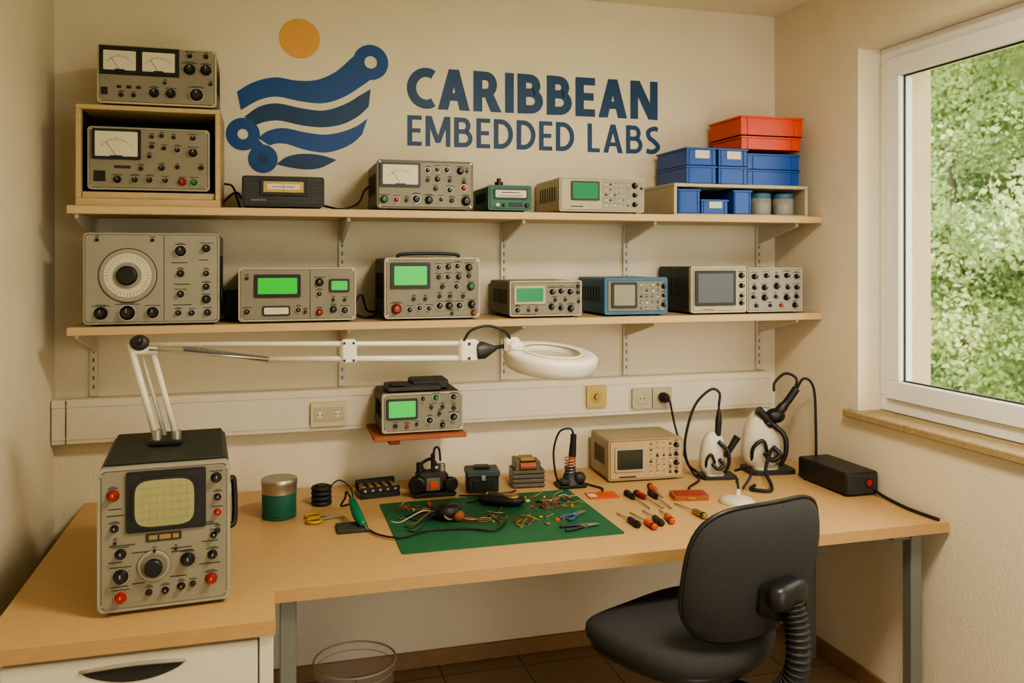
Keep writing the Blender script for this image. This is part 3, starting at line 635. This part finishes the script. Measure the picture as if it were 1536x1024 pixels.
b.box(A1.x-.03,A1.x+.03,A1.y-.014,A1.y+.014,1.325,1.392,LAMPW,.008)
for q in (1.338,1.38): b.lathe((A1.x,A1.y-.014,q),[(.005,0),(.004,.003)],DGREY,ax=(0,-1,0),seg=10)
b.lathe((.60,2.45,1.358),[(.024,-.01),(.026,.012),(.006,.05)],DGREY,ax=(1,0,.12),seg=18)
b.tube([(.59,2.44,1.36),(.68,2.45,1.37)],.006,BLACK)
b.tube([(.55,2.44,1.39),(.57,2.43,1.42),(.62,2.43,1.432),(.67,2.43,1.415),(.69,2.44,1.39)],.004,RUB)
b.box(.672,.72,2.432,2.468,1.35,1.395,LAMPW,.008); b.lathe((.696,2.432,1.375),[(.012,0),(.01,.012)],LAMPW,ax=(0,-1,0))
b.M=Matrix.Translation((.82,2.45,1.348))@Matrix.Rotation(math.radians(8),4,'X')@Matrix.Rotation(math.radians(4),4,'Y')
R=.142
b.lathe((0,0,0),[(R-.055,-.004),(R-.052,.002),(R-.03,.004),(R-.008,.002),(R-.001,-.004),(R,-.012),(R-.002,-.034),(R-.010,-.050),(R-.020,-.054),(R-.050,-.054),(R-.055,-.05)],LAMPW,seg=64,closed=True)
b.lathe((0,0,0),[(R-.058,.003),(R-.050,.0075),(R-.044,.003)],LAMPW,seg=64,closed=True)
b.lathe((0,0,-.018),[(R-.0555,-.002),(R-.0555,.002)],LENS,seg=40)
b.box(-R+.002,-R+.05,-.024,.024,.002,.028,LAMPW,.006)
b.M=Matrix()
b.obj('magnifier_lamp')

# ------------------------------------------------------------------ desk objects
b=B(); b.rrect(.385,1.10,2.54,3.08,DZ,DZ+.003,.012,MATG,'xy'); b.obj('cutting_mat')
MZ=DZ+.003
b=B(); c=(.04,3.03,DZ); b.lathe(c,[(.052,0),(.056,.003),(.056,.085)],SPOOLG,seg=32)
for i in range(10): b.torus((.04,3.03,DZ+.008+i*.008),.0562,.0014,SPOOLG,seg=32,rs=6)
b.lathe(c,[(.0585,.086),(.0585,.114),(.060,.115),(.060,.130),(.057,.133)],SILV,seg=32); b.obj('thread_tin')
b=B()
for i in range(4): b.torus((.187,3.14,DZ+.009+i*.017),.028,.009,RUB,seg=24,rs=8)
b.lathe((.187,3.14,DZ),[(.02,0),(.02,.072)],DGREY); b.tube([(.215,3.14,DZ+.06),(.25,3.15,DZ+.08),(.29,3.155,DZ+.05),(.30,3.15,DZ+.01)],.003,RUB)
b.obj('solder_wire_spool')
b=B(); b.M=Matrix.Translation((.395,3.21,DZ))@Matrix.Rotation(math.radians(8),4,'Z')
b.box(-.075,.075,-.045,.045,0,.02,BLACK,.004); b.box(-.075,.075,-.045,-.03,.02,.04,BLACK,.004); b.box(-.075,.075,.03,.045,.02,.055,BLACK,.004)
for i in range(5): b.box(-.066+i*.028,-.048+i*.028,-.03,.03,.02,.042,GOLD,.003); b.cyl((-.057+i*.028,-.046,.03),(-.057+i*.028,-.036,.03),.005,SILV,seg=8)
b.obj('terminal_block')
b=B(); b.M=Matrix.Translation((.595,3.165,DZ))
b.box(-.08,.08,-.05,.06,0,.018,BLACK,.006); b.box(-.06,.055,-.03,.05,.018,.085,DGREY,.01); b.box(-.035,.02,-.045,-.03,.022,.07,GREYB,.004); b.box(-.02,.01,-.048,-.044,.03,.06,ORG,.003); b.box(.035,.06,-.045,-.02,.03,.065,RED,.004)
b.cyl((-.05,0,.085),(-.05,0,.12),.013,BLACK); b.cyl((.0,0,.085),(.0,.0,.15),.008,BLACK); b.cyl((.035,.01,.085),(.035,.01,.11),.014,SILV)
b.tube([(0,0,.14),(.01,.01,.17),(.025,.01,.165),(.03,.01,.12)],.004,RUB); b.lathe((-.062,-.03,.05),[(.032,0),(.032,.02),(.024,.024)],BLACK,ax=(-.3,-1,0)); b.lathe((.058,-.034,.045),[(.026,0),(.026,.016),(.02,.018)],BLACK,ax=(.2,-1,0))
b.tube([(-.03,.02,.085),(-.04,.02,.11),(-.0,.03,.125),(.02,.02,.10)],.006,DGREY)
b.obj('bench_transformer')
b=B(); b.M=Matrix.Translation((.783,3.165,DZ))@Matrix.Rotation(math.radians(-8),4,'Z')
b.box(-.06,.06,-.045,.05,0,.078,DGREY,.008); b.box(-.064,.064,-.05,.055,.06,.085,SLATE,.006); b.box(-.04,.04,-.048,-.044,.015,.05,SCRD,.002); b.box(-.03,.03,-.02,.03,.085,.094,BLACK,.004)
b.box(-.008,.008,-.056,-.048,.05,.07,SILV,.002); b.obj('relay_box')
b=B(); b.M=Matrix.Translation((.965,3.19,DZ))@Matrix.Rotation(math.radians(-6),4,'Z')
b.box(-.058,.063,-.043,.048,0,.07,DGREY,.004)
for i in range(4): b.box(-.06,.065,-.046,.05,.004+i*.017,.017+i*.017,LAMN,.002)
b.box(-.045,.04,-.035,.04,.07,.095,DGREY,.006); b.box(-.05,-.03,-.04,.04,.066,.108,LAMN,.003); b.box(.03,.05,-.04,.04,.066,.1,LAMN,.003); b.box(-.03,.03,-.03,.03,.097,.113,GOLD,.005); b.cyl((-.03,-.036,.083),(.03,-.036,.083),.014,TERRA); b.obj('scrap_transformer')
b=B(); b.M=Matrix.Translation((1.125,3.13,DZ))
b.box(-.055,.055,-.045,.045,0,.014,BLACK,.005); b.lathe((0,0,.014),[(.04,0),(.03,.02),(.02,.045),(.022,.06)],DGREY)
b.box(-.05,-.01,-.04,.0,.014,.035,DGREY,.006); b.sph((.03,-.02,.035),.025,.022,.024,DGREY)
pts=[(.0+.022*math.cos(i*.9),.0+.022*math.sin(i*.9),.05+i*.0016) for i in range(40)]; b.tube(pts,.002,SILV,5,straight=True)
b.cyl((.0,0,.08),(.008,0,.115),.012,ORG,r1=.013); b.cyl((.008,0,.115),(.012,0,.165),.0145,BLACK,r1=.013); b.cyl((.012,0,.165),(.014,0,.2),.012,BLACK)
b.tube([(.014,0,.2),(.0,0,.222),(-.04,.01,.21),(-.06,.02,.14),(-.055,.02,.06),(-.04,.03,.012)],.004,RUB)
b.tube([(.05,0,.01),(.08,-.04,.006),(.10,-.08,.005),(.085,-.12,.006)],.004,RUB)
b.obj('soldering_iron_stand')
instrument('desktop_oscilloscope',1.283,1.596,3.12,3.35,DZ,.168,BEI,mat('tan_panel',s2l(182,158,120),.5,var=.05),mat('tan_rim',s2l(166,140,102),.5,var=.05),
 [('s',.08,.2,.47,.78,SCRD,CREAM,.008),('g',.56,.15,.82,.85,4,6,.005,[CREAM,METER,DGREY]),k(.9,.18,.011),k(.9,.4,.009),k(.9,.62,.011),k(.9,.84,.007),('b',.25,.92,.07,.006,INK,.001)],rz=-3)
def station(x,y,s,rz,iron,wide=1.):
    b=B(); b.M=Matrix.Translation((x,y,DZ))@Matrix.Rotation(math.radians(rz),4,'Z')@Matrix.Scale(s,4)
    b.rrect(-.10,.11,-.075,.075,0,.018,.03,DGREY,'xy'); b.rrect(-.07,.04,-.055,.055,.018,.03,.03,METER,'xy')
    def fn(p):
        t=(p.z+.13)/.26; return (p.x*(1-.25*t)*wide-.012*(1-t),p.y*(1-.25*t),p.z)
    b.sph((-.015,0,.145),.085,.06,.13,METER,.75,.85,28,18,fn)
    b.tube([(.0,-.045,.22),(.045,-.075,.17),(.05,-.08,.10),(.03,-.07,.04)],lambda t:.013-.004*t,BLACK,10)
    b.tube([(.0,-.06,.12),(.02,-.085,.09),(-.02,-.09,.07),(-.05,-.08,.10)],.011,BLACK,8)
    b.tube([(-.07*wide,-.03,.06),(-.075*wide,-.06,.12),(-.05,-.07,.15),(-.03,-.07,.10)],.008,BLACK,8)
    iron(b)
    b.M=Matrix(); return b
def iron1(b):
    b.cyl((.005,-.02,.25),(.01,-.02,.34),.017,RUB,r1=.02); b.cyl((.01,-.02,.34),(.012,-.02,.40),.019,BLACK,r1=.01); b.cyl((.012,-.02,.40),(.012,-.02,.44),.007,BLACK)
    b.tube([(.012,-.02,.43),(.015,-.02,.50),(-.04,-.02,.52),(-.13,0,.42),(-.18,.02,.22),(-.16,.04,.08),(-.10,.06,.02)],.008,RUB,8)
    b.cyl((.04,-.05,.13),(.11,-.06,.25),.015,BLACK,r1=.022)
b=station(1.735,3.1,.68,-10,iron1)
b.tube([(1.78,3.03,.79),(1.80,2.95,.82),(1.77,2.90,.80),(1.72,2.87,.765)],.005,RUB)
b.obj('soldering_station')
def iron2(b):
    b.tube([(-.02,-.04,.21),(.02,-.04,.25),(.07,-.05,.31),(.11,-.06,.37)],lambda t:.022 if t<.6 else .017,BLACK,10)
    b.sph((.02,-.04,.25),.045,.035,.033,BLACK); b.cyl((-.06,-.04,.28),(.0,-.045,.22),.018,BLACK)
    b.tube([(.10,-.06,.36),(.115,-.05,.41),(.08,-.02,.43),(.04,0,.39),(.035,.0,.35)],.006,RUB)
b=station(1.985,3.13,.94,-6,iron2,1.2)
b.tube([(2.07,3.06,1.08),(2.10,3.04,1.14),(2.14,3.03,1.10),(2.15,3.03,.94),(2.15,3.03,.78),(2.15,3.04,.757)],.0055,RUB)
b.tube([(1.95,3.04,.86),(1.88,2.97,.80),(1.86,2.90,.76),(1.82,2.84,.758),(1.78,2.84,.76),(1.76,2.88,.758),(1.80,2.92,.758)],.007,RUB)
b.obj('soldering_station')
b=B(); b.lathe((1.63,2.76,DZ),[(.062,0),(.064,.006),(.05,.016),(.03,.022),(.012,.024)],METER,seg=32); b.cyl((1.635,2.765,DZ+.02),(1.645,2.775,DZ+.04),.010,METER,r1=.007)
b.tube([(1.645,2.775,DZ+.04),(1.66,2.81,DZ+.07),(1.67,2.83,DZ+.05)],.005,RUB); b.obj('vacuum_pickup_base')
b=B(); b.box(2.045,2.185,2.70,3.00,DZ+.006,DZ+.088,BLACK,.006); b.box(2.05,2.18,2.696,2.701,DZ+.01,DZ+.082,DGREY,.002)
for x in (2.06,2.17):
    for y in (2.73,2.97): b.cyl((x,y,DZ),(x,y,DZ+.008),.008,RUB,seg=10)
b.lathe((2.14,2.696,DZ+.05),[(.013,0),(.011,.006)],RED,ax=(0,-1,0)); b.lathe((2.14,2.696,DZ+.05),[(.018,0),(.018,.003)],BLACK,ax=(0,-1,0))
b.tube([(2.16,2.69,DZ+.02),(2.165,2.62,DZ+.007),(2.15,2.50,DZ+.0065),(2.155,2.40,DZ+.0065),(2.158,2.372,DZ+.0065)],.006,RUB)
b.obj('power_supply_box')

# clutter
b=B()
for s in (-1,1):
    b.torus((.15+.0,2.955+s*.028,DZ+.008),.024,.005,YELB,seg=20,rs=8)
    b.tube([(.17,2.955+s*.018,DZ+.008),(.205,2.955,DZ+.007+s*.002),(.26,2.955-s*.006,DZ+.006+s*.002)],lambda t:.005-.0035*t,SILV,6)
b.obj('scissors')
b=B(); b.box(.215,.315,2.78,2.87,DZ,DZ+.012,SPONGE,.003); b.tube([(.30,2.80,DZ+.018),(.285,2.84,DZ+.04),(.272,2.90,DZ+.075)],lambda t:.011+.006*math.sin(t*3),GRIP,12)
b.cyl((.30,2.80,DZ+.02),(.312,2.775,DZ+.008),.003,SILV,seg=8)
b.tube([(.272,2.90,DZ+.075),(.26,2.97,DZ+.085),(.26,3.02,DZ+.05),(.25,3.07,DZ+.01),(.28,3.10,DZ+.005)],.0035,RUB)
b.tube([(.31,2.80,DZ+.006),(.34,2.72,DZ+.008),(.40,2.67,MZ+.007),(.5,2.72,MZ+.006),(.62,2.70,MZ+.006),(.70,2.66,MZ+.006),(.76,2.74,MZ+.006)],.0035,RUB)
b.obj('soldering_iron')
b=B()
b.M=Matrix.Translation((.585,2.83,MZ)); b.sph((.0,.0,.028),.045,.036,.028,BLACK,.8,.9); b.sph((-.035,.025,.02),.03,.025,.02,DGREY); b.torus((.0,-.02,.03),.022,.005,GOLD,ax=(.3,-1,.4),seg=20,rs=8)
b.sph((.03,-.025,.018),.02,.016,.018,TERRA)
for i,m in enumerate((RUB,GOLD,WWIRE,TERRA,RUB,RUB)):
    a=math.radians(150+i*14); r=.12+.02*(i%3); b.tube([(-.02,.0,.02),(.5*r*math.cos(a),.5*r*math.sin(a)+.02,.03),(r*math.cos(a),r*math.sin(a),.004),(r*math.cos(a)-.03,r*math.sin(a)+.02,.003)],.0018,m,6)
for i in range(4): b.tube([(.03,-.02,.01),(.07,-.03-.01*i,.01),(.10+.01*i,-.06+.02*i,.003),(.14,-.05+.01*i,.003)],.0016,(GOLD,ORG,WWIRE,RED)[i],6)
b.tube([(-.04,.06,.01),(-.10,.09,.004),(-.13,.05,.003),(-.09,.0,.003),(-.05,.03,.02)],.0025,RUB); b.M=Matrix(); b.obj('motor_coil')
b=B(); b.M=Matrix.Translation((.80,2.95,MZ))@Matrix.Rotation(math.radians(-28),4,'Z')
b.sph((0,0,.02),.085,.036,.02,BLACK,.7,.8); b.sph((.035,-.004,.030),.034,.024,.013,GOLD,.8,.9); b.lathe((-.03,0,.034),[(.02,0),(.018,.008)],DGREY); b.box(-.055,-.045,-.01,.01,.03,.042,YELB,.002); b.tube([(-.08,0,.015),(-.10,.01,.004),(-.12,-.01,.004)],.003,RUB); b.M=Matrix(); b.obj('hand_held_tester')
def scraps(name,cx,cy,sx,sy,n,seed,z=MZ):
    r=random.Random(seed); b=B(); ms=[RED,RED,ORG,ORG,WWIRE,GOLD,BWIRE,BLACK,BLACK,TERRA,YELB,SILV,GREYB]
    for i in range(n):
        x=cx+r.uniform(-sx,sx);y=cy+r.uniform(-sy,sy);m=r.choice(ms);q=r.random()
        if q<.6:
            a=r.uniform(0,6.28);l=r.uniform(.015,.04); p=[(x,y,z+.002)]
            for j in range(3): a+=r.uniform(-.7,.7); x+=l*.7*math.cos(a); y+=l*.7*math.sin(a); p.append((x,y,z+.002+r.uniform(0,.01)))
            b.tube(p,.0013,m,5,4)
        elif q<.85: w=r.uniform(.003,.008); b.box(x-w,x+w,y-w*.6,y+w*.6,z,z+w,m,.001)
        else: b.cyl((x,y,z),(x,y,z+.008),.004,m,seg=10)
    return b.obj(name)
scraps('wire_offcuts',.975,2.93,.08,.08,56,4); scraps('wire_offcuts',.50,2.99,.07,.04,26,9); scraps('wire_offcuts',.88,2.72,.09,.05,22,12); scraps('wire_offcuts',.745,2.81,.04,.05,12,21)
def pliers(x,y,rz,m,z=MZ,L=1.):
    b=B(); b.M=Matrix.Translation((x,y,z))@Matrix.Rotation(math.radians(rz),4,'Z')@Matrix.Scale(L,4)
    for s in (-1,1):
        b.tube([(-.10,s*.024,.007),(-.06,s*.022,.007),(-.02,s*.010,.007)],lambda t:.0065,m,8); b.tube([(-.022,s*.010,.007),(0,-s*.004,.007),(.03,-s*.006,.007),(.055,-s*.0015,.006)],lambda t:.007-.004*t,STEEL,8)
    b.lathe((0,0,.002),[(.010,0),(.010,.012)],STEEL); return b.obj('pliers')
pliers(1.02,2.76,35,BWIRE,L=.8); pliers(1.00,2.63,8,DGREY,L=.85)
b=B(); b.M=Matrix.Translation((1.19,2.97,DZ))@Matrix.Rotation(math.radians(-5),4,'Z'); b.box(-.055,.06,-.04,.04,0,.004,ORG,.001); b.box(-.05,-.02,-.02,.02,.004,.0045,METER); b.obj('orange_card')
b=B(); b.M=Matrix.Translation((1.485,2.86,DZ))@Matrix.Rotation(math.radians(-12),4,'Z'); b.rrect(-.06,.07,-.042,.042,0,.018,.01,TERRA,'xy'); b.rrect(-.05,.06,-.032,.032,.018,.0195,.008,RED,'xy'); b.box(-.01,.02,-.045,-.041,.004,.014,GOLD,.001); b.obj('tool_case')
def driver(x,y,rz,m,L=.16):
    b=B(); b.M=Matrix.Translation((x,y,DZ+.011))@Matrix.Rotation(math.radians(rz),4,'Z')
    b.lathe((-L/2,0,0),[(.006,0),(.011,.006),(.009,.02),(.011,.05),(.010,.07),(.005,.08)],m,ax=(1,0,0),seg=12); b.lathe((-L/2+.012,0,0),[(.0115,0),(.0115,.008)],BLACK,ax=(1,0,0),seg=12)
    b.cyl((-L/2+.08,0,0),(L/2,0,-.007),.0028,SILV,seg=8); b.obj('screwdriver')
driver(1.285,2.86,-88,BLACK,.2);driver(1.325,2.85,-84,RED,.2);driver(1.365,2.84,-92,BLACK,.2);driver(1.40,2.95,-95,ORG,.15)
driver(1.16,2.66,92,BLACK,.17);driver(1.205,2.64,90,ORG,.2);driver(1.25,2.66,86,DGREY,.18);driver(1.41,2.70,95,GOLD,.2);driver(1.30,2.66,80,ORG,.16)
b=B(); b.tube([(.68,3.10,DZ+.005),(.74,3.09,DZ+.005),(.86,3.09,DZ+.005),(.90,3.11,DZ+.005)],.003,RUB); b.obj('signal_cable')

# ------------------------------------------------------------------ wastebasket
b=B(); c=(.28,2.88,0)
b.lathe(c,[(.105,.002),(.107,.004),(.134,.30)],BINP,seg=40,caps=False); b.lathe(c,[(.106,0),(.106,.003)],BINP,seg=40); b.torus((.28,2.88,.302),.134,.0035,CREAM,seg=48,rs=8)
b.torus((.28,2.88,.275),.132,.0015,CREAM,seg=48,rs=6); b.torus((.28,2.88,.006),.106,.003,CREAM,seg=48,rs=6)
b.obj('wastebasket')

# ------------------------------------------------------------------ office chair
b=B()
def seatfn(p):
    return (p.x,p.y,p.z+ .012*(p.x/.24)**2 - (.03*max(0,(p.y-.1)/.14)**2))
b.sph((-.01,0,.515),.262,.25,.046,FAB,.55,.72,48,16,seatfn)
b.sph((-.01,0,.48),.25,.24,.03,BLACK,.5,.72,40,10,seatfn)
b.M=Matrix.Translation((0,-.27,.765))@Matrix.Rotation(math.radians(-11),4,'Z')@Matrix.Rotation(math.radians(13),4,'X')
def backfn(p):
    t=p.z/.2; w=1-.08*max(0,-t)**2*1.3-.03*t*t
    return (p.x*w,p.y+.035*(p.x/.2)**2-.02*math.cos(t*1.4),p.z)
vs=[];fs=[];nu=48;nv=14
f=lambda x,p: math.copysign(abs(x)**p,x)
for j in range(nv+1):
    a=-math.pi/2+math.pi*j/nv
    for i in range(nu):
        t=2*math.pi*i/nu
        p=Vector((.245*f(math.cos(a),.45)*f(math.cos(t),.6),.044*f(math.sin(a),.9),.205*f(math.cos(a),.45)*f(math.sin(t),.6))); vs.append(Vector(backfn(p)))
for j in range(nv):
    for i in range(nu): fs.append((j*nu+i,j*nu+(i+1)%nu,(j+1)*nu+(i+1)%nu,(j+1)*nu+i))
b.add(vs,fs,FAB,True)
ed=[]
for i in range(nu+1):
    t=2*math.pi*i/nu; ed.append(Vector(backfn(Vector((.247*f(math.cos(t),.6),-.004,.207*f(math.sin(t),.6))))))
b.tube(ed,.006,BLACK,6,2)
b.M=Matrix.Translation((-.01,0,0))
b.rrect(-.055,.055,.665,.76,-.365,-.315,.02,BLACK); b.sph((0,-.365,.73),.072,.036,.038,BLACK,.6,.7)
b.tube([(0,-.375,.74),(0,-.395,.66),(0,-.39,.52),(0,-.33,.45),(0,-.2,.425),(-.03,-.05,.42)],.016,BLACK,10)
b.tube([(0,-.38,.71),(0,-.397,.63),(0,-.392,.53),(0,-.35,.46)],lambda t:.029+.005*math.cos(t*2*math.pi*17),RUB,16,34)
b.M=Matrix()
b.box(-.08,.08,-.12,.12,.41,.46,BLACK,.01); b.cyl((0,0,.09),(0,0,.41),.027,BLACK); b.cyl((0,0,.22),(0,0,.41),.018,SILV)
b.tube([(.08,.02,.435),(.2,.03,.43),(.24,.03,.425)],.006,BLACK)
b.cyl((0,0,.07),(0,0,.13),.045,BLACK)
for i in range(5):
    a=math.radians(72*i+20); d=Vector((math.cos(a),math.sin(a),0))
    b.tube([d*.03+Vector((0,0,.11)),d*.16+Vector((0,0,.095)),d*.29+Vector((0,0,.075))],lambda t:.024-.008*t,BLACK,10)
    n=Vector((-d.y,d.x,0)); c=d*.29+Vector((0,0,.027)); b.cyl(c-n*.022,c-n*.006,.027,RUB); b.cyl(c+n*.006,c+n*.022,.027,RUB); b.cyl(c+Vector((0,0,.01)),c+Vector((0,0,.055)),.008,SILV)
b.obj('office_chair',(1.20,2.35,0),24)

# ------------------------------------------------------------------ ceiling lamp + lights
b=B(); b.lathe((1.1,1.25,CE),[(.26,-.05),(.28,-.04),(.28,0)],LAMPW,seg=40); b.obj('ceiling_lamp')
def area(name,loc,rot,size,en,col,sy=None):
    l=bpy.data.lights.new(name,'AREA'); l.energy=en; l.size=size; l.color=col
    if sy: l.shape='RECTANGLE'; l.size_y=sy
    o=bpy.data.objects.new(name,l); o.location=loc; o.rotation_euler=rot; C.objects.link(o); return o
area('ceiling_lamp_light',(1.1,1.25,CE-.06),(0,0,0),.45,58,(1,.89,.71))
sl=bpy.data.lights.new('sun','SUN'); sl.energy=7; sl.angle=math.radians(2); sl.color=(1,.96,.88)
so=bpy.data.objects.new('sun',sl); so.rotation_euler=Vector((.55,.3,-1)).to_track_quat('-Z','Y').to_euler(); so.location=(0,0,8); C.objects.link(so)
w=bpy.data.worlds.new('world'); bpy.context.scene.world=w; w.use_nodes=True
bg=w.node_tree.nodes['Background']; bg.inputs[0].default_value=(1,.965,.88,1); bg.inputs[1].default_value=4.8
try: bpy.context.scene.view_settings.look='AgX - Medium High Contrast'
except Exception as e: print(e)

# ------------------------------------------------------------------ camera
cam=bpy.data.cameras.new('camera'); cam.lens=1290/1536*36; cam.sensor_width=36; cam.shift_y=-.0807; cam.clip_start=.05
cam.dof.use_dof=True; cam.dof.focus_distance=2.9; cam.dof.aperture_fstop=3.5
co=bpy.data.objects.new('camera',cam); co.location=(0,0,1.627); co.rotation_euler=(math.radians(90),0,math.radians(-15.9)); C.objects.link(co)
bpy.context.scene.camera=co
